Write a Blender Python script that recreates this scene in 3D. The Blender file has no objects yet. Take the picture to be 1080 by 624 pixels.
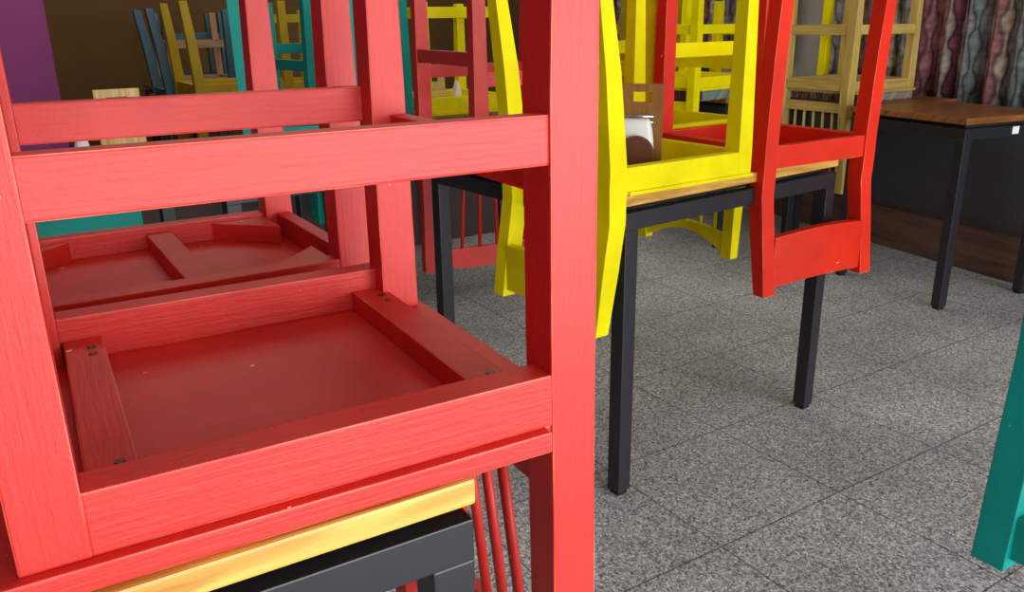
import bpy, bmesh, math, random
from mathutils import Vector, Matrix
random.seed(4)
S = bpy.context.scene
C = S.collection
ZT = 0.74                     # table top height

# ------------------------------------------------------------------ colours / materials
def lin(r, g, b):
    f = lambda c: (c/255/12.92) if c/255 <= .04045 else ((c/255+.055)/1.055)**2.4
    return (f(r), f(g), f(b), 1)

def new_mat(name):
    m = bpy.data.materials.new(name); m.use_nodes = True
    nt = m.node_tree; b = nt.nodes['Principled BSDF']
    return m, nt, b

def paint(name, col, chip=(1, .72, .45, 1), rough=.5, grain=.35, wear=.5, spec=.9):
    """brushed gloss paint on wood: grain bump along the UV's first axis, worn pale edges"""
    m, nt, b = new_mat(name); N = nt.nodes; L = nt.links
    uv = N.new('ShaderNodeUVMap')
    mp = N.new('ShaderNodeMapping'); mp.inputs['Scale'].default_value = (14, 210, 1)
    L.new(uv.outputs[0], mp.inputs[0])
    n1 = N.new('ShaderNodeTexNoise'); n1.inputs['Scale'].default_value = 1; n1.inputs['Detail'].default_value = 5
    n1.inputs['Distortion'].default_value = .6
    L.new(mp.outputs[0], n1.inputs['Vector'])
    tc = N.new('ShaderNodeTexCoord')
    n2 = N.new('ShaderNodeTexNoise'); n2.inputs['Scale'].default_value = 9; n2.inputs['Detail'].default_value = 4
    L.new(tc.outputs['Object'], n2.inputs['Vector'])
    n3 = N.new('ShaderNodeTexNoise'); n3.inputs['Scale'].default_value = 260; n3.inputs['Detail'].default_value = 2
    L.new(tc.outputs['Object'], n3.inputs['Vector'])
    # colour variation
    r = N.new('ShaderNodeMapRange'); r.inputs[1].default_value = .3; r.inputs[2].default_value = .7
    r.inputs[3].default_value = .86; r.inputs[4].default_value = 1.08
    L.new(n2.outputs[0], r.inputs[0])
    mul = N.new('ShaderNodeMix'); mul.data_type = 'RGBA'; mul.blend_type = 'MULTIPLY'; mul.inputs[0].default_value = 1
    mul.inputs[6].default_value = col
    L.new(r.outputs[0], mul.inputs[7])
    # hairline cracks of the brushed paint
    cr = N.new('ShaderNodeMapRange'); cr.inputs[1].default_value = .26; cr.inputs[2].default_value = .36
    cr.inputs[3].default_value = .72; cr.inputs[4].default_value = 1
    L.new(n1.outputs[0], cr.inputs[0])
    mul2 = N.new('ShaderNodeMix'); mul2.data_type = 'RGBA'; mul2.blend_type = 'MULTIPLY'; mul2.inputs[0].default_value = grain
    L.new(mul.outputs[2], mul2.inputs[6]); L.new(cr.outputs[0], mul2.inputs[7])
    # worn edges
    bv = N.new('ShaderNodeBevel'); bv.samples = 4; bv.inputs['Radius'].default_value = .0016
    ge = N.new('ShaderNodeNewGeometry')
    dt = N.new('ShaderNodeVectorMath'); dt.operation = 'DOT_PRODUCT'
    L.new(bv.outputs[0], dt.inputs[0]); L.new(ge.outputs['Normal'], dt.inputs[1])
    e = N.new('ShaderNodeMapRange'); e.inputs[1].default_value = .97; e.inputs[2].default_value = .86
    e.inputs[3].default_value = 0; e.inputs[4].default_value = 1
    L.new(dt.outputs['Value'], e.inputs[0])
    nw = N.new('ShaderNodeMapRange'); nw.inputs[1].default_value = .42; nw.inputs[2].default_value = .6
    L.new(n2.outputs[0], nw.inputs[0])
    em = N.new('ShaderNodeMath'); em.operation = 'MULTIPLY'; L.new(e.outputs[0], em.inputs[0]); L.new(nw.outputs[0], em.inputs[1])
    nc = N.new('ShaderNodeTexNoise'); nc.inputs['Scale'].default_value = 48; nc.inputs['Detail'].default_value = 3; L.new(tc.outputs['Object'], nc.inputs['Vector'])
    ch = N.new('ShaderNodeMapRange'); ch.inputs[1].default_value = .745; ch.inputs[2].default_value = .765; L.new(nc.outputs[0], ch.inputs[0])
    em2 = N.new('ShaderNodeMath'); em2.operation = 'MULTIPLY'; em2.inputs[1].default_value = wear; L.new(em.outputs[0], em2.inputs[0])
    mx = N.new('ShaderNodeMix'); mx.data_type = 'RGBA'; mx.inputs[7].default_value = chip
    em3 = N.new('ShaderNodeMath'); em3.operation = 'MAXIMUM'; L.new(em2.outputs[0], em3.inputs[0]); L.new(ch.outputs[0], em3.inputs[1]); L.new(em3.outputs[0], mx.inputs[0]); L.new(mul2.outputs[2], mx.inputs[6])
    L.new(mx.outputs[2], b.inputs['Base Color'])
    ad = N.new('ShaderNodeMath'); ad.operation = 'MULTIPLY_ADD'; ad.inputs[1].default_value = .35
    L.new(n3.outputs[0], ad.inputs[0]); L.new(n1.outputs[0], ad.inputs[2])
    bp = N.new('ShaderNodeBump'); bp.inputs['Strength'].default_value = grain; bp.inputs['Distance'].default_value = .0012
    L.new(ad.outputs[0], bp.inputs['Height']); L.new(bp.outputs[0], b.inputs['Normal'])
    b.inputs['Roughness'].default_value = rough
    b.inputs['Specular IOR Level'].default_value = spec
    return m

def wood(name, c1, c2, rough=.5, sx=5, sy=55):
    m, nt, b = new_mat(name); N = nt.nodes; L = nt.links
    uv = N.new('ShaderNodeUVMap'); mp = N.new('ShaderNodeMapping'); mp.inputs['Scale'].default_value = (sx, sy, 1)
    L.new(uv.outputs[0], mp.inputs[0])
    n = N.new('ShaderNodeTexNoise'); n.inputs['Scale'].default_value = 1; n.inputs['Detail'].default_value = 6; n.inputs['Distortion'].default_value = 1.2
    L.new(mp.outputs[0], n.inputs['Vector'])
    cr = N.new('ShaderNodeValToRGB'); cr.color_ramp.elements[0].position = .35; cr.color_ramp.elements[0].color = c1
    cr.color_ramp.elements[1].position = .65; cr.color_ramp.elements[1].color = c2
    L.new(n.outputs[0], cr.inputs[0]); L.new(cr.outputs[0], b.inputs['Base Color'])
    bp = N.new('ShaderNodeBump'); bp.inputs['Strength'].default_value = .2; bp.inputs['Distance'].default_value = .001
    L.new(n.outputs[0], bp.inputs['Height']); L.new(bp.outputs[0], b.inputs['Normal'])
    b.inputs['Roughness'].default_value = rough
    return m

def plain(name, col, rough=.6, var=.15, scale=6, spec=.5, metal=0):
    m, nt, b = new_mat(name); N = nt.nodes; L = nt.links
    tc = N.new('ShaderNodeTexCoord')
    n = N.new('ShaderNodeTexNoise'); n.inputs['Scale'].default_value = scale; n.inputs['Detail'].default_value = 5
    L.new(tc.outputs['Object'], n.inputs['Vector'])
    r = N.new('ShaderNodeMapRange'); r.inputs[1].default_value = .3; r.inputs[2].default_value = .7
    r.inputs[3].default_value = 1-var; r.inputs[4].default_value = 1+var
    L.new(n.outputs[0], r.inputs[0])
    mul = N.new('ShaderNodeMix'); mul.data_type = 'RGBA'; mul.blend_type = 'MULTIPLY'; mul.inputs[0].default_value = 1
    mul.inputs[6].default_value = col; L.new(r.outputs[0], mul.inputs[7]); L.new(mul.outputs[2], b.inputs['Base Color'])
    b.inputs['Roughness'].default_value = rough; b.inputs['Specular IOR Level'].default_value = spec
    b.inputs['Metallic'].default_value = metal
    return m

TILE, TX, TY = .3964, 1.605, 1.4709
def granite():
    m, nt, b = new_mat('grey_granite_tiles'); N = nt.nodes; L = nt.links
    ge = N.new('ShaderNodeNewGeometry')
    v1 = N.new('ShaderNodeTexVoronoi'); v1.inputs['Scale'].default_value = 230; L.new(ge.outputs['Position'], v1.inputs['Vector'])
    n1 = N.new('ShaderNodeTexNoise'); n1.inputs['Scale'].default_value = 95; n1.inputs['Detail'].default_value = 4; n1.inputs['Roughness'].default_value = .7
    L.new(ge.outputs['Position'], n1.inputs['Vector'])
    n2 = N.new('ShaderNodeTexNoise'); n2.inputs['Scale'].default_value = 2.2; n2.inputs['Detail'].default_value = 4; L.new(ge.outputs['Position'], n2.inputs['Vector'])
    bw = N.new('ShaderNodeRGBToBW'); L.new(v1.outputs['Color'], bw.inputs[0])
    mixv = N.new('ShaderNodeMix'); mixv.data_type = 'FLOAT'; mixv.inputs[0].default_value = .5
    L.new(bw.outputs[0], mixv.inputs[2]); L.new(n1.outputs[0], mixv.inputs[3])
    cr = N.new('ShaderNodeValToRGB'); e = cr.color_ramp.elements
    e[0].position = .26; e[0].color = lin(76, 79, 82); e[1].position = .74; e[1].color = lin(246, 249, 250)
    x = cr.color_ramp.elements.new(.5); x.color = lin(178, 182, 184)
    L.new(mixv.outputs[0], cr.inputs[0])
    # large worn patches
    r = N.new('ShaderNodeMapRange'); r.inputs[1].default_value = .35; r.inputs[2].default_value = .65; r.inputs[3].default_value = .8; r.inputs[4].default_value = 1.08
    L.new(n2.outputs[0], r.inputs[0])
    mul = N.new('ShaderNodeMix'); mul.data_type = 'RGBA'; mul.blend_type = 'MULTIPLY'; mul.inputs[0].default_value = 1
    L.new(cr.outputs[0], mul.inputs[6]); L.new(r.outputs[0], mul.inputs[7])
    # joints
    sp = N.new('ShaderNodeSeparateXYZ'); L.new(ge.outputs['Position'], sp.inputs[0])
    outs = []
    for k, off in ((0, TX), (1, TY)):
        a = N.new('ShaderNodeMath'); a.operation = 'SUBTRACT'; a.inputs[1].default_value = off; L.new(sp.outputs[k], a.inputs[0])
        d = N.new('ShaderNodeMath'); d.operation = 'PINGPONG'; d.inputs[1].default_value = TILE/2; L.new(a.outputs[0], d.inputs[0])
        t = N.new('ShaderNodeMapRange'); t.inputs[1].default_value = .0012; t.inputs[2].default_value = .0026; t.inputs[3].default_value = 1; t.inputs[4].default_value = 0
        L.new(d.outputs[0], t.inputs[0]); outs.append(t)
    mx = N.new('ShaderNodeMath'); mx.operation = 'MAXIMUM'; L.new(outs[0].outputs[0], mx.inputs[0]); L.new(outs[1].outputs[0], mx.inputs[1])
    mk = N.new('ShaderNodeMath'); mk.operation = 'MULTIPLY'; mk.inputs[1].default_value = .75; L.new(mx.outputs[0], mk.inputs[0])
    j = N.new('ShaderNodeMix'); j.data_type = 'RGBA'; j.inputs[7].default_value = lin(38, 37, 38)
    L.new(mk.outputs[0], j.inputs[0]); L.new(mul.outputs[2], j.inputs[6]); L.new(j.outputs[2], b.inputs['Base Color'])
    b.inputs['Roughness'].default_value = .5; b.inputs['Specular IOR Level'].default_value = .3
    return m

def fabric(name, su=1.0, sv=1.0, dark=1.0):
    """patterned cloth: wavy upright bands in grey, maroon and sand"""
    m, nt, b = new_mat(name); N = nt.nodes; L = nt.links
    uv = N.new('ShaderNodeUVMap'); sp = N.new('ShaderNodeSeparateXYZ'); L.new(uv.outputs[0], sp.inputs[0])
    # sideways wobble of the bands as they run upwards
    w = N.new('ShaderNodeMath'); w.operation = 'MULTIPLY'; w.inputs[1].default_value = 34*sv; L.new(sp.outputs[1], w.inputs[0])
    nz = N.new('ShaderNodeTexNoise'); nz.inputs['Scale'].default_value = 7; nz.inputs['Detail'].default_value = 2; L.new(uv.outputs[0], nz.inputs['Vector'])
    ph = N.new('ShaderNodeMath'); ph.operation = 'MULTIPLY_ADD'; ph.inputs[1].default_value = 6; L.new(nz.outputs[0], ph.inputs[0]); L.new(w.outputs[0], ph.inputs[2])
    sn = N.new('ShaderNodeMath'); sn.operation = 'SINE'; L.new(ph.outputs[0], sn.inputs[0])
    u = N.new('ShaderNodeMath'); u.operation = 'MULTIPLY'; u.inputs[1].default_value = 36*su; L.new(sp.outputs[0], u.inputs[0])
    u2 = N.new('ShaderNodeMath'); u2.operation = 'MULTIPLY_ADD'; u2.inputs[1].default_value = .34
    pu = N.new('ShaderNodeMath'); pu.operation = 'MULTIPLY'; pu.inputs[1].default_value = math.pi; L.new(u.outputs[0], pu.inputs[0])
    cu = N.new('ShaderNodeMath'); cu.operation = 'COSINE'; L.new(pu.outputs[0], cu.inputs[0])
    sc = N.new('ShaderNodeMath'); sc.operation = 'MULTIPLY'; L.new(sn.outputs[0], sc.inputs[0]); L.new(cu.outputs[0], sc.inputs[1]); L.new(sc.outputs[0], u2.inputs[0]); L.new(u.outputs[0], u2.inputs[2])
    fr = N.new('ShaderNodeMath'); fr.operation = 'FRACT'; L.new(u2.outputs[0], fr.inputs[0])
    fl = N.new('ShaderNodeMath'); fl.operation = 'FLOOR'; L.new(u2.outputs[0], fl.inputs[0])
    wn = N.new('ShaderNodeTexWhiteNoise'); wn.noise_dimensions = '1D'; L.new(fl.outputs[0], wn.inputs['W'])
    cr = N.new('ShaderNodeValToRGB'); cr.color_ramp.interpolation = 'CONSTANT'; e = cr.color_ramp.elements
    cols = [(.0, (150, 138, 130)), (.22, (140, 92, 96)), (.42, (128, 130, 132)), (.58, (166, 148, 130)), (.74, (124, 76, 86)), (.88, (110, 124, 116))]
    e[0].position = 0; e[0].color = lin(*cols[0][1]); e[1].position = .22; e[1].color = lin(*cols[1][1])
    for q, c in cols[2:]:
        x = e.new(q); x.color = lin(*c)
    L.new(wn.outputs['Value'], cr.inputs[0])
    sh = N.new('ShaderNodeValToRGB'); s = sh.color_ramp.elements
    s[0].position = 0; s[0].color = (.4, .34, .34, 1); s[1].position = 1; s[1].color = (.4, .35, .35, 1)
    for q, c in ((.2, .85), (.5, 1.25), (.72, .8), (.86, .35)):
        x = s.new(q); x.color = (c, c, c, 1)
    L.new(fr.outputs[0], sh.inputs[0])
    mul = N.new('ShaderNodeMix'); mul.data_type = 'RGBA'; mul.blend_type = 'MULTIPLY'; mul.inputs[0].default_value = 1
    L.new(cr.outputs[0], mul.inputs[6]); L.new(sh.outputs[0], mul.inputs[7])
    wv = N.new('ShaderNodeTexNoise'); wv.inputs['Scale'].default_value = 35; wv.inputs['Detail'].default_value = 4; L.new(uv.outputs[0], wv.inputs['Vector'])
    r = N.new('ShaderNodeMapRange'); r.inputs[1].default_value = .3; r.inputs[2].default_value = .7; r.inputs[3].default_value = .55*dark; r.inputs[4].default_value = 1.3*dark
    L.new(wv.outputs[0], r.inputs[0])
    m2 = N.new('ShaderNodeMix'); m2.data_type = 'RGBA'; m2.blend_type = 'MULTIPLY'; m2.inputs[0].default_value = 1
    L.new(mul.outputs[2], m2.inputs[6]); L.new(r.outputs[0], m2.inputs[7]); L.new(m2.outputs[2], b.inputs['Base Color'])
    b.inputs['Roughness'].default_value = .85; b.inputs['Specular IOR Level'].default_value = .2
    return m

M = {
 'red':    paint('red_gloss_paint', lin(206, 34, 22), grain=.5, wear=.55, spec=.55),
 'orange_red': paint('orange_red_gloss_paint', lin(222, 40, 12), grain=.25, wear=.8, spec=.3),
 'yellow': paint('yellow_gloss_paint', lin(240, 226, 0), chip=(.95, .9, .6, 1), grain=.2, wear=.3, spec=.12),
 'ochre':  paint('ochre_yellow_paint', lin(178, 150, 20), chip=(.8, .7, .4, 1), grain=.2, wear=.3, spec=.2),
 'teal':   paint('teal_gloss_paint', lin(0, 150, 138), chip=(.7, .9, .85, 1), grain=.2, wear=.3, spec=.25),
 'dark_teal': paint('dark_teal_paint', lin(20, 84, 100), chip=(.5, .6, .6, 1), grain=.2, wear=.3),
 'pale':   wood('pale_varnished_wood', lin(178, 148, 72), lin(206, 178, 104), rough=.4, sx=4, sy=60),
 'pink':   wood('pale_pinkish_wood', lin(150, 112, 78), lin(176, 138, 100), rough=.5),
 'top':    wood('honey_varnished_wood', lin(176, 122, 44), lin(226, 178, 84), rough=.42, sx=4, sy=45),
 'darktop': wood('brown_varnished_wood', lin(112, 66, 28), lin(158, 100, 48), rough=.4, sx=3, sy=40),
 'holder': wood('brown_holder_wood', lin(126, 82, 28), lin(150, 100, 40), rough=.5),
 'panel':  plain('dark_brown_panel', lin(96, 52, 34), rough=.5),
 'light':  wood('light_holder_wood', lin(196, 160, 92), lin(224, 194, 128), rough=.6, sx=8, sy=70),
 'iron':   plain('black_powder_coated_steel', lin(34, 33, 38), rough=.4, var=.08, scale=30),
 'glide':  plain('black_rubber', lin(16, 16, 18), rough=.7),
 'white':  plain('white_paper', lin(238, 238, 236), rough=.8, var=.03),
 'chrome': plain('chrome', lin(200, 200, 204), rough=.25, metal=1, var=.02),
 'screw':  plain('dull_screw_steel', lin(96, 70, 62), rough=.4, metal=.8),
 'floor':  granite(),
 'wall_dark': plain('dark_brown_wall_paint', lin(104, 74, 30), rough=.8, var=.12, scale=2.5),
 'wall_grey': plain('charcoal_wall_paint', lin(66, 65, 68), rough=.75, var=.15, scale=3),
 'purple': plain('purple_wall_paint', lin(136, 50, 112), rough=.7, var=.08, scale=4),
 'plinth': wood('brown_plinth_wood', lin(80, 56, 46), lin(108, 78, 64), rough=.55, sx=2, sy=25),
 'partition': plain('dark_brown_partition_paint', lin(56, 34, 32), rough=.6, var=.1),
 'ceil':   plain('off_white_ceiling', lin(200, 192, 178), rough=.9, var=.03),
 'pane':   plain('grey_window_pane', lin(186, 186, 178), rough=.25, var=.06, scale=2),
 'curtain': fabric('patterned_curtain_cloth'),
 'cushion': fabric('patterned_cushion_cloth', su=1.6, sv=2.0, dark=1.0),
}

# ------------------------------------------------------------------ mesh helpers
AX = {'x': 0, 'y': 1, 'z': 2}
def loft(bm, axis, secs):
    """box lofted along an axis; secs = (t, a0, a1, b0, b1) with a, b the two other axes in xyz order"""
    k = AX[axis]; o = [i for i in (0, 1, 2) if i != k]
    rings = []
    for t, a0, a1, b0, b1 in secs:
        ring = []
        for a, bb in ((a0, b0), (a1, b0), (a1, b1), (a0, b1)):
            co = [0, 0, 0]; co[k] = t; co[o[0]] = a; co[o[1]] = bb
            ring.append(bm.verts.new(co))
        rings.append(ring)
    for r, q in zip(rings, rings[1:]):
        for i in range(4):
            bm.faces.new((r[i], r[(i+1) % 4], q[(i+1) % 4], q[i]))
    bm.faces.new(rings[0][::-1]); bm.faces.new(rings[-1])
    return bm

def rod(bm, p, q, r, n=10, mids=()):
    pts = [Vector(p), *[Vector(m) for m in mids], Vector(q)]
    d = (pts[-1]-pts[0]).normalized()
    u = d.orthogonal().normalized(); v = d.cross(u)
    rings = [[bm.verts.new(c + (u*math.cos(2*math.pi*i/n) + v*math.sin(2*math.pi*i/n))*r) for i in range(n)] for c in pts]
    for a, b in zip(rings, rings[1:]):
        for i in range(n):
            bm.faces.new((a[i], a[(i+1) % n], b[(i+1) % n], b[i]))
    bm.faces.new(rings[0][::-1]); bm.faces.new(rings[-1])
    return bm

def link(name, bm, mat, parent=None, axis='x', bevel=.002, smooth=False):
    bmesh.ops.recalc_face_normals(bm, faces=bm.faces)
    if bevel:
        ed = [e for e in bm.edges if len(e.link_faces) == 2 and e.calc_face_angle(0) > .5]
        bmesh.ops.bevel(bm, geom=ed, offset=bevel, segments=2, affect='EDGES', profile=.6, clamp_overlap=True)
    uvl = bm.loops.layers.uv.verify(); k = AX[axis]; o = [i for i in (0, 1, 2) if i != k]
    rnd = random.random()*3
    for f in bm.faces:
        for l in f.loops:
            c = l.vert.co
            l[uvl].uv = (c[k]+rnd, c[o[0]]+c[o[1]]+rnd)
    me = bpy.data.meshes.new(name); bm.to_mesh(me); bm.free()
    me.materials.append(mat)
    if smooth:
        for f in me.polygons: f.use_smooth = True
    ob = bpy.data.objects.new(name, me); C.objects.link(ob)
    if parent: ob.parent = parent
    return ob

def box(name, mat, parent, axis, x0, x1, y0, y1, z0, z1, bevel=.002):
    bm = bmesh.new()
    s = {'x': ((x0, y0, y1, z0, z1), (x1, y0, y1, z0, z1)), 'y': ((y0, x0, x1, z0, z1), (y1, x0, x1, z0, z1)), 'z': ((z0, x0, x1, y0, y1), (z1, x0, x1, y0, y1))}[axis]
    loft(bm, axis, s)
    return link(name, bm, mat, parent, axis, bevel)

def thing(name, label, cat, loc, rz=0, group=None):
    o = bpy.data.objects.new(name, None); C.objects.link(o); o.empty_display_size = .1
    o.location = loc; o.rotation_euler = (0, 0, rz)
    o['label'] = label; o['category'] = cat
    if group: o['group'] = group
    return o
def struct(o): o['kind'] = 'structure'; return o

# ------------------------------------------------------------------ chairs (built standing on their seats, legs up)
# local frame: u = x from the front legs to the back, v = y across, z = up, z=0 the seat's sitting side on the table
def upturned_chair(label, pose, mat, kind='spindle', group=None, name='dining_chair', D=.44, W=.39, s=.042, tb=.016, ha=.05,
                   hr=None, zs=.25, has=.04, zf=.205, L=.40, rk=-.01, lean=.0, H=.45, tau=.03, taper=.006,
                   cushion=0, near_post=None, far_post=None, front_lean=0.0, stretch=True, blocks=True, crossbar=False,
                   rods=5, lip=.008, arch=.035, spread=1.08, crest_h=.07, z0=None, back_rail_z=None, rod_r=.0065, low_rail=True, seat_start=-.004, seat_end=None, bu=None, rod_gap=None, cb=None, block_len=.075, low=(-.045, -.003)):
    bu = D-s*.9 if bu is None else bu
    m = M[mat]
    x, y, rz = pose
    t = thing(name, label, 'chair', (x, y, ZT if z0 is None else z0), rz, group or 'upturned painted and wooden dining chairs')
    hr = ha if hr is None else hr
    sb = cushion
    zb = sb+tb                                   # underside of the seat board (faces up here)
    # seat board
    se = D-s*.5 if seat_end is None else seat_end
    bm = bmesh.new()
    loft(bm, 'x', ((seat_start, -lip, W+lip, sb+.0005, zb), (D-s-.007, -lip, W+lip, sb+.0005, zb)))
    loft(bm, 'x', ((D-s-.007, .003, W-.003, sb+.0005, zb), (se, .003, W-.003, sb+.0005, zb)))
    link('seat', bm, m, t, 'x')
    if cushion:
        bm = bmesh.new(); loft(bm, 'x', ((.02, .03, W-.03, .006, sb-.004), (.0, .0, W, .0, sb), (D-s-.02, .0, W, .0, sb), (D-s-.03, .02, W-.02, .006, sb-.004)))
        link('cushion', bm, M['cushion'], t, 'y', .008, True)
    # side rails, front and back rails
    box('side_rail', m, t, 'x', s-.001, D-s+.001, .001, tau, zb, zb+ha)
    box('side_rail', m, t, 'x', s-.001, D-s+.001, W-tau, W-.001, zb, zb+ha)
    box('front_rail', m, t, 'y', .002, .002+tau*.8, s-.001, W-s+.001, zb, zb+hr)
    if blocks == 'long': pass
    elif back_rail_z: box('back_rail', m, t, 'y', D-.026, D-.001, s-.001, W-s+.001, *back_rail_z)
    else: box('back_rail', m, t, 'y', D-.026, D-.003, s-.001, W-s+.001, zb, zb+hr)
    if blocks:
        if blocks == 'long':                       # two long battens screwed to the board along front and back
            for a, b2 in ((.047, .085), (D-.088, D-.048)):
                bl = box('batten', m, t, 'y', a, b2, tau, W-tau, zb, zb+.024)
                for vv in (tau+.03, tau+.05, W-tau-.035, W-tau-.055):
                    bm = bmesh.new(); uu = (a+b2)/2+(.006 if int(vv*1000) % 2 else -.008)
                    rod(bm, (uu, vv, zb+.023), (uu, vv, zb+.0252), .0042)
                    link('screw', bm, M['screw'], bl, 'z', 0)
        else:
            for cx, cy in ((s, tau), (s, W-tau), (D-s, tau), (D-s, W-tau)):
                sx = 1 if cx < D/2 else -1; sy = 1 if cy < W/2 else -1
                bm = bmesh.new()
                a = [Vector((cx, cy+sy*block_len)), Vector((cx, cy)), Vector((cx+sx*block_len, cy))]
                lo = [bm.verts.new((p.x, p.y, zb)) for p in a]; hi = [bm.verts.new((p.x, p.y, zb+.03)) for p in a]
                bm.faces.new(lo[::-1]); bm.faces.new(hi)
                for i in range(3): bm.faces.new((lo[i], lo[(i+1) % 3], hi[(i+1) % 3], hi[i]))
                link('corner_block', bm, m, t, 'x', .0015)
    if crossbar:
        cb = cb or (D*.5-.075, D*.5-.035)
        box('seat_batten', m, t, 'y', cb[0], cb[1], tau, W-tau, zb, zb+.026)
    # front legs
    for v0 in (0, W-s):
        bm = bmesh.new(); f = front_lean
        loft(bm, 'z', ((zb, 0, s, v0, v0+s), (zb+ha, 0, s, v0, v0+s), (zb+H-.02, -f+taper, s-f-taper*.3, v0+taper*.5, v0+s-taper*.5)))
        link('leg', bm, m, t, 'z')
    # back posts: leg part and backrest part in one piece
    for v0, cust in ((0, near_post), (W-s, far_post)):
        bm = bmesh.new()
        if cust: secs = cust
        else:
            secs = ((-L, D-s*.8+rk, D+rk, v0, v0+s), (-L*.55, D-s+rk*.5, D+rk*.5, v0, v0+s), (-.06, D-s, D+.001, v0, v0+s), (zb, D-s, D+.003, v0, v0+s), (zb+ha, D-s, D+.002, v0, v0+s),
                    (zb+H*.55, D-s+lean*.45, D+lean*.45-taper*.4, v0, v0+s), (zb+H-.02, D-s+lean+taper*.4, D+lean-taper, v0+taper*.4, v0+s-taper*.4))
        loft(bm, 'z', secs)
        link('back_post', bm, m, t, 'z')
    # stretchers
    if stretch:
        lz = lean*(zs/H)
        box('stretcher', m, t, 'x', s-.002, D-s+.002+lz, .003, .024, zs, zs+has)
        box('stretcher', m, t, 'x', s-.002, D-s+.002+lz, W-.024, W-.003, zs, zs+has)
        lz = lean*(zf/H)
        box('stretcher', m, t, 'y', .006, .028, s-.002, W-s+.002, zf, zf+has)
        box('stretcher', m, t, 'y', D-s*.75+lz, D-s*.75+.022+lz, s-.002, W-s+.002, zf+.004, zf+.004+has)
    # backrest
    zc = -L+.012                                  # crest
    bm = bmesh.new(); secs = []
    n = 14
    for i in range(n+1):
        q = i/n; v = s-.002+(W-2*s+.004)*q; k = math.sin(math.pi*q)
        bow = .012*k; u0 = D-s*.7+rk+bow
        if kind == 'spindle': secs.append((v, u0, u0+.022, zc+arch*k, zc+crest_h+arch*.35*k))
        else: secs.append((v, u0-.004, u0+.02, zc+.004+.010*k, zc+crest_h+.012*k))
    loft(bm, 'y', secs); link('crest_rail', bm, m, t, 'y', .002)
    if kind == 'spindle':
        if low_rail: box('lower_rail', m, t, 'y', bu, bu+.023, s-.002, W-s+.002, *low)
        for i in range(rods):
            v = W/2+(W-2*s)*((i+1)/(rods+1)-.5) if rod_gap is None else W/2+rod_gap*(i-(rods-1)/2)
            vb = W/2+(v-W/2)*spread
            bm = bmesh.new()
            rod(bm, (bu+.012, v, low[0]+.001), (D-s*.7+rk+.016, vb, zc+crest_h+arch*.25), rod_r, 8)
            link('spindle', bm, m, t, 'z', 0, True)
    return t

# --- red pair on the nearest table
YA = -.0461
upturned_chair('big red spindle-back chair upturned on the nearest table, filling the left half', (-.0308, .555, YA), 'red',
    D=.4540, W=.4273, s=.044, tb=.020, ha=.0485, zs=.2484, has=.040, zf=.213, L=.43, tau=.033, blocks='long', rods=5, rod_gap=.041, taper=.002, lip=.009, H=.46,
    seat_start=-.028, seat_end=.452, bu=.414, low=(-.060, -.002), rod_r=.0066, rk=.012, spread=1.12,
    near_post=((-.43, .416, .458, 0, .044), (-.30, .4125, .4575, 0, .044), (-.15, .4105, .457, 0, .044), (-.01, .409, .4545, 0, .044), (.10, .4075, .4535, 0, .044), (.30, .4065, .4525, 0, .044), (.46, .409, .451, 0, .044)),
    far_post=((-.43, .402, .447, .37, .414), (.02, .398, .4435, .37, .414), (.12, .398, .4425, .37, .414), (.26, .3984, .4407, .37, .414), (.46, .400, .438, .37, .414)))
upturned_chair('second red chair upturned right behind the big red one, batten across its seat', (-.050, 1.058, -.008), 'red', 'plain', cb=(.244, .281), block_len=.09,
    D=.48, W=.392, s=.044, tb=.016, ha=.036, L=.31, rk=.03, lean=.002, stretch=False, crossbar=True, front_lean=.01)
# --- four chairs round the honey-topped table
G4 = None
upturned_chair('bright yellow chair upturned at the left front corner of the honey-topped table', (1.52, 1.771, 3.173), 'yellow', 'plain',
    D=.437, W=.412, s=.045, tb=.009, ha=.052, L=.306, rk=.034, lean=.05, taper=.010, stretch=False, lip=.004, crest_h=.12)
upturned_chair('orange-red chair upturned over the near edge of the honey-topped table, plain solid crest towards us', (1.592, 1.782, -1.583), 'orange_red', 'plain',
    D=.415, W=.422, s=.043, tb=.006, ha=.055, L=.311, rk=.031, lean=.02, taper=.004, stretch=False, lip=.002, crest_h=.135)
upturned_chair('yellow spindle-back chair hanging off the far right edge of the honey-topped table', (1.605, 1.800, .055), 'yellow',
    D=.44, W=.43, L=.387, zs=.255, zf=.205, rk=-.023, lean=.01, rods=5, arch=.05, crest_h=.062)
upturned_chair('red spindle-back chair hanging off the far left edge of the honey-topped table', (1.48, 1.845, 1.475), 'red',
    D=.445, W=.40, L=.40, zs=.25, has=.036, zf=.20, rk=.0, rods=5, arch=-.02, crest_h=.055, spread=1.2)
# --- teal chairs
upturned_chair('teal spindle-back chair upturned behind the two red chairs, seen between their posts', (1.462, 3.506, 3.215), 'teal',
    D=.438, W=.415, L=.375, zs=.251, zf=.19, rk=.006, rods=5, arch=.05)
upturned_chair('teal chair upturned just left of the second red chair post, a single leg in view', (.660, 2.535, -.257), 'teal', 'plain',
    D=.36, W=.32, L=.30, s=.040, front_lean=.01, stretch=False)
upturned_chair('teal chair at the bottom right edge of the photo, only one hanging post in view', (1.552, .508, 3.1416), 'teal', 'plain',
    D=.44, W=.42, s=.046, L=.378, rk=.024, lean=.02, stretch=False)

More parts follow.
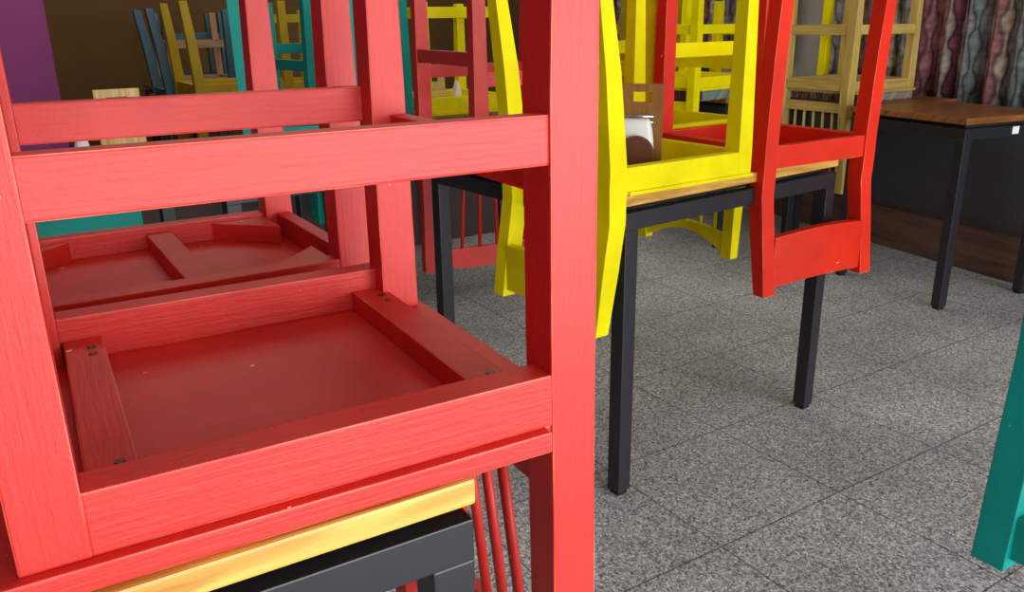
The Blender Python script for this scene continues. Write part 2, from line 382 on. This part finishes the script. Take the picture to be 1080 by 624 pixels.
# --- cushioned pale chair and others by the curtain wall
upturned_chair('pale wood chair with patterned seat cushion, upturned on the brown-topped table by the curtains', (3.650, 2.700, 3.09), 'pale',
    D=.436, W=.40, L=.40, zs=.286, zf=.28, tb=.014, cushion=.036, ha=.043, rk=-.023, rods=5, arch=.03, low=(-.046, -.004), group=G4)
upturned_chair('yellow chair with patterned cushion and pale rods, upturned far behind between the bright yellow legs', (3.133, 3.276, 3.30), 'yellow',
    D=.44, W=.40, L=.40, zs=.296, zf=.29, tb=.014, cushion=.046, ha=.047, rk=-.02, rods=5, arch=.03)
upturned_chair('ochre chair with patterned cushion upturned left of the far cushioned yellow chair', (3.20, 3.80, 3.25), 'ochre',
    D=.44, W=.40, L=.40, zs=.296, zf=.29, tb=.014, cushion=.046, ha=.047, rk=-.02, rods=5, arch=.03)
upturned_chair('yellow chair upturned behind the pale cushioned chair, in front of the grey window pane', (3.68, 3.19, 3.10), 'yellow',
    D=.43, W=.40, L=.38, zs=.286, zf=.28, tb=.014, ha=.043, rk=-.02, rods=5)
# --- far chairs at the back left
upturned_chair('yellow chair upturned far behind, its rail high between the far red chair legs', (1.925, 3.06, 1.57), 'yellow', 'plain',
    D=.40, W=.40, L=.30, s=.040, ha=.062, tb=.01, zs=.378, zf=.378, has=.042)
upturned_chair('dull yellow chair with two raked legs upturned at the back left by the dark wall', (1.275, 4.35, 3.1416), 'ochre', 'plain', z0=.79,
    D=.44, W=.45, L=.31, rk=.03, lean=.03, H=.42, s=.042, stretch=False)
upturned_chair('dull yellow chair upturned far back, framed by the teal chair legs', (1.31, 4.62, 0), 'ochre', 'plain',
    D=.42, W=.40, L=.31, s=.042, zs=.375, zf=.375, has=.042)
upturned_chair('dark teal chair upturned at the far left of the row by the dark wall', (1.25, 4.81, 3.1416), 'dark_teal', 'plain',
    D=.44, W=.38, L=.30, lean=.05, s=.045, stretch=False)
upturned_chair('pinkish pale wood chair upturned far back behind the dull yellow raked legs', (1.42, 5.40, 1.57), 'pink',
    D=.40, W=.40, L=.36, zs=.24, zf=.24, lean=.03, rods=4, front_lean=.02)
upturned_chair('dark teal chair upturned farthest back against the dark wall', (1.50, 5.86, 1.57), 'dark_teal', 'plain',
    D=.40, W=.40, L=.30, zs=.30, zf=.28, s=.05)

# ------------------------------------------------------------------ tables
def table(label, loc, rz, sx, sy, top='top', frame='iron', h=ZT, th=.024, gap=.015, ap=.040, leg=.039, tag=False, inset=0, legs=((0, 0), (1, 0), (0, 1), (1, 1))):
    t = thing('dining_table', label, 'table', loc, rz, 'dining tables under the upturned chairs')
    box('table_top', M[top], t, 'x', 0, sx, 0, sy, h-th, h, .003)
    g = bmesh.new(); z0, z1 = h-th-gap, h-th+.0005; i = .03
    for a in ((i, i+.02, i, sy-i), (sx-i-.02, sx-i, i, sy-i)): loft(g, 'y', ((a[2], a[0], a[1], z0, z1), (a[3], a[0], a[1], z0, z1)))
    for a in ((i+.02, sx-i-.02, i, i+.02), (i+.02, sx-i-.02, sy-i-.02, sy-i)): loft(g, 'x', ((a[0], a[2], a[3], z0, z1), (a[1], a[2], a[3], z0, z1)))
    link('spacer', g, M['glide'], t, 'x', 0)
    z1 = h-th-gap; z0 = z1-ap; w = .028; e = .002
    f = bmesh.new()
    for y0 in (e, sy-e-w): loft(f, 'x', ((e, y0, y0+w, z0, z1), (sx-e, y0, y0+w, z0, z1)))
    for x0 in (e, sx-e-w): loft(f, 'y', ((e+w, x0, x0+w, z0, z1), (sy-e-w, x0, x0+w, z0, z1)))
    fr = link('frame', f, M[frame], t, 'x', .0015)
    for lx, ly in legs:
            x0 = sx-e-leg-inset if lx else e+inset; y0 = sy-e-leg if ly else e
            l = box('leg', M[frame], t, 'z', x0, x0+leg, y0, y0+leg, .012, z0+.0005, .002)
            box('foot_glide', M['glide'], l, 'z', x0+.005, x0+leg-.005, y0+.005, y0+leg-.005, 0, .0125, .001)
    if tag:
        st = box('sticker', M['white'], t, 'x', tag, tag+.035, e-.0012, e+.0002, z0+.008, z1-.004, 0); st['label'] = 'white sticker'
    return t
A_C, A_S = math.cos(-.03), math.sin(-.03)
table('nearest table, honey wood top on black steel frame, under the big red chair', (.294-.86*A_C, .528-.86*A_S, 0), -.03, .86, .92)
table('honey-topped square table with black legs under the yellow and orange-red chairs', (1.144, 1.350, 0), .0833, .797, .80)
table('brown-topped narrow table with black frame beside the curtains, bare near corner', (3.04, 1.70, 0), -.16, .505, .56, 'darktop', h=ZT, tag=.25, legs=((0, 0), (1, 0), (0, 1)))
table('brown-topped table under the pale cushioned chair, behind the bare table by the curtains', (3.338, 2.226, 0), -.16, .42, .60, 'darktop', legs=((0, 1), (1, 1)))
table('teal-framed table behind the two red chairs, only its rail in view', (-.45, 2.05, 0), 0, .735, .55, 'light', 'teal', ap=.07, leg=.045)
table('small brown-topped table under the single-legged teal chair behind the red pair', (.50, 2.16, 0), .12, .50, .60, 'darktop')
table('brown-topped table under the teal spindle-back chair and the far yellow chair', (1.07, 3.02, 0), 0, .82, .80, 'darktop')
table('far table under the dull yellow raked-leg chair', (.90, 3.86, 0), 0, .62, .55, 'darktop', h=.79)
table('far table behind the dull yellow raked-leg chair, under dark teal chair', (.86, 4.58, 0), 0, .75, .66, 'darktop')
table('farthest table against the dark back wall', (1.0, 5.45, 0), 0, .80, .80, 'darktop')
table('table under the cushioned yellow and ochre chairs in the middle distance', (3.02, 2.86, 0), .0, .62, 1.2, 'darktop')
table('table at the right edge under the teal chair, outside the view', (1.19, -.33, 0), 0, .78, .77, 'top')

# ------------------------------------------------------------------ napkin holders
def napkin_holder(label, loc, rz, board, front, w=.10, hb=.205):
    t = thing('napkin_holder', label, 'napkin holder', loc, rz, 'wooden napkin holders')
    box('base', M[board], t, 'x', -w/2, w/2, -.05, .035, 0, .012)
    b = bmesh.new(); a = w*.24
    for x0, x1, z0, z1 in ((-w/2, -a, .0, hb), (a, w/2, .0, hb), (-a, a, .0, hb-.042), (-a, a, hb-.018, hb)):
        loft(b, 'z', ((z0, x0, x1, .035, .049), (z1, x0, x1, .035, .049)))
    bmesh.ops.remove_doubles(b, verts=b.verts, dist=1e-5)
    link('back_board', b, M[board], t, 'z', 0)
    b = bmesh.new(); n = 14; lo = []; hi = []
    pts = [(-w*.42, .010)] + [(-w*.42*math.cos(math.pi*i/n), .052+w*.42*math.sin(math.pi*i/n)) for i in range(n+1)] + [(w*.42, .010)]
    for px, pz in pts: lo.append(b.verts.new((px, -.050, pz))); hi.append(b.verts.new((px, -.036, pz)))
    b.faces.new(lo); b.faces.new(hi[::-1])
    for i in range(len(pts)):
        j = (i+1) % len(pts); b.faces.new((lo[i], hi[i], hi[j], lo[j]))
    link('front_panel', b, M[front], t, 'x', .0015)
    b = bmesh.new(); rod(b, (-w*.40, .030, hb-.075), (w*.30, .030, hb-.075), .0045); rod(b, (-w*.40, .030, hb-.088), (w*.30, .030, hb-.088), .0035)
    link('spring_bar', b, M['chrome'], t, 'x', 0, True)
    return t
def napkins(label, loc, rz, w=.094, h=.115, n=7):
    b = bmesh.new(); rows = 12
    th = .052
    for a, c in ((-th/2, th/2),):                      # one bundle with a bowed top fold
        secs = [(z, -w/2+.02*(z/h)**2, w/2-.012*(z/h)**3, a+.012*(z/h)**3, c) for z in (0, h*.3, h*.55, h*.75, h*.9, h)]
        loft(b, 'z', secs)
    o = link('napkin_stack', b, M['white'], None, 'x', .008, True)
    o.location = loc; o.rotation_euler = (0, 0, rz); o['label'] = label; o['category'] = 'napkins'; o['group'] = 'white napkins beside the holders'
    return o
def on(p, rz, dx, dy, dz): return (p[0]+math.cos(rz)*dx-math.sin(rz)*dy, p[1]+math.sin(rz)*dx+math.cos(rz)*dy, p[2]+dz)
h1 = (1.315, 1.515, .7495)
napkin_holder('brown wooden napkin holder with a slotted back board, inside the upturned bright yellow chair', h1, -.85, 'holder', 'panel')
napkins('white napkins in the brown holder on the yellow chair', on(h1, -.85, -.012, -.001, .0125), -.85)
h2 = (.289, 2.16, ZT)
napkin_holder('light wooden napkin holder on the teal-framed table, seen above the red stretcher', h2, .0, 'light', 'light', hb=.222)
napkins('white napkins standing left of the light wooden holder', (.190, 2.15, ZT), 0, w=.05, h=.125)
h3 = (1.690, 3.29, ZT+.0105)
napkin_holder('light wooden napkin holder on the far yellow chair, seen between the red legs', h3, -.2, 'light', 'light', w=.12, hb=.15)
napkins('white napkins right of the far light wooden holder', (1.800, 3.29, ZT+.0105), -.2, w=.035, h=.11)

# ------------------------------------------------------------------ the room
def slab(name, mat, x0, x1, y0, y1, z0, z1, axis='x'): return struct(box(name, M[mat], None, axis, x0, x1, y0, y1, z0, z1, 0))
XL, XR, YF, YB, H = -3.2, 5.6, -3.0, 6.9, 2.9
slab('floor', 'floor', XL, XR, YF, YB, -.08, 0)
slab('ceiling', 'ceil', XL, XR, YF, YB, H, H+.08)
slab('wall_back', 'wall_dark', XL, XR, YB, YB+.1, 0, H)
slab('wall_front_lintel', 'ceil', XL, XR, YF-.1, YF, 1.75, H)
slab('wall_left', 'purple', XL-.1, XL, YF, YB, 0, H, 'y')
slab('column', 'purple', -.75, .30, 3.86, 4.25, 0, H, 'z')
slab('wall_partition', 'partition', -1.6, 2.6, 3.825, 3.858, 0, .62)
# right wall, turned slightly; local x runs along it away from the camera, y is into the wall
RW = bpy.data.objects.new('wall_right_pivot', None)
ang = math.atan2(.987, .16)
def rwall(name, mat, s0, s1, o0, o1, z0, z1, axis='x'):
    o = box(name, M[mat], None, axis, s0, s1, -o1, -o0, z0, z1, 0); o.location = (3.635, 1.769, 0); o.rotation_euler = (0, 0, ang); return struct(o)
bpy.data.objects.remove(RW)
rwall('baseboard_right', 'plinth', -3.4, 5.1, 0, .25, 0, .195)
rwall('wall_right', 'wall_grey', -3.4, 5.1, .08, .26, .195, .70)
rwall('wall_right_upper', 'wall_grey', -3.4, 5.1, .26, .36, .70, H)
w = rwall('window_1', 'pane', 1.05, 2.45, .245, .262, .72, 2.3)
def curtain(label, s0, s1, z0, z1, off=.15):
    b = bmesh.new(); uvl = b.loops.layers.uv.new(); n = int((s1-s0)*90); rows = 10
    vs = []
    for i in range(n+1):
        s = s0+(s1-s0)*i/n
        col = []
        for j in range(rows+1):
            q = j/rows; amp = .018+.010*(1-q)
            o = -off-amp*math.sin(s*52+.5*math.sin(s*7))-.006*math.sin(s*131+q*3)
            col.append(b.verts.new((s, o, z0+(z1-z0)*q)))
        vs.append(col)
    for i in range(n):
        for j in range(rows):
            f = b.faces.new((vs[i][j], vs[i+1][j], vs[i+1][j+1], vs[i][j+1]))
            for l in f.loops: l[uvl].uv = (l.vert.co.x, l.vert.co.z)
    me = bpy.data.meshes.new('curtain'); b.to_mesh(me); b.free(); me.materials.append(M['curtain'])
    for f in me.polygons: f.use_smooth = True
    o = bpy.data.objects.new('curtain', me); C.objects.link(o); o.location = (3.635, 1.769, 0); o.rotation_euler = (0, 0, ang)
    md = o.modifiers.new('thickness', 'SOLIDIFY'); md.thickness = .003
    o['label'] = label; o['category'] = 'curtain'; o['group'] = 'patterned curtains on the right wall'
curtain('patterned curtain in grey and maroon waves beside the brown-topped table', -1.2, 1.32, .715, 2.35)
curtain('patterned curtain farther back, left of the grey pane', 1.66, 3.6, .90, 2.35)

# ------------------------------------------------------------------ light: daylight through the shop front behind the camera, dim room
def area(name, loc, rot, sx, sy, power, col):
    l = bpy.data.lights.new(name, 'AREA'); l.shape = 'RECTANGLE'; l.size = sx; l.size_y = sy; l.energy = power; l.color = col
    o = bpy.data.objects.new(name, l); C.objects.link(o); o.location = loc; o.rotation_euler = rot; return o
area('shopfront_daylight', (2.4, -2.9, .84), (math.radians(90), 0, 0), 6.4, 1.75, 335, (.975, .99, 1.02))
area('ceiling_fill', (1.6, 4.2, 2.86), (0, 0, 0), 3.0, 2.4, 34, (1, .93, .82))  # added fill light that lifts the back of the room, no known fixture
W = bpy.data.worlds.new('daylight'); S.world = W; W.use_nodes = True
W.node_tree.nodes['Background'].inputs[0].default_value = (.97, .99, 1, 1)
W.node_tree.nodes['Background'].inputs[1].default_value = .3

# ------------------------------------------------------------------ camera
f_px, pitch, roll, a, hc = 875.07, .318, -.0159, 1.009, 1.0965
fw = Vector((math.cos(a)*math.cos(pitch), math.sin(a)*math.cos(pitch), -math.sin(pitch)))
r = Vector((math.sin(a), -math.cos(a), 0)); u = r.cross(fw)
r2 = r*math.cos(roll)+u*math.sin(roll); u2 = -r*math.sin(roll)+u*math.cos(roll)
cd = bpy.data.cameras.new('camera'); cd.sensor_width = 36; cd.sensor_fit = 'HORIZONTAL'; cd.lens = f_px/1080*36; cd.clip_start = .02
co = bpy.data.objects.new('camera', cd); C.objects.link(co)
mt = Matrix((r2, u2, -fw)).transposed().to_4x4(); mt.translation = Vector((0, 0, hc)); co.matrix_world = mt
S.camera = co
S.view_settings.view_transform = 'Standard'; S.view_settings.look = 'None'; S.view_settings.gamma = 1
S.view_settings.use_curve_mapping = False; S.view_settings.exposure = 0.1
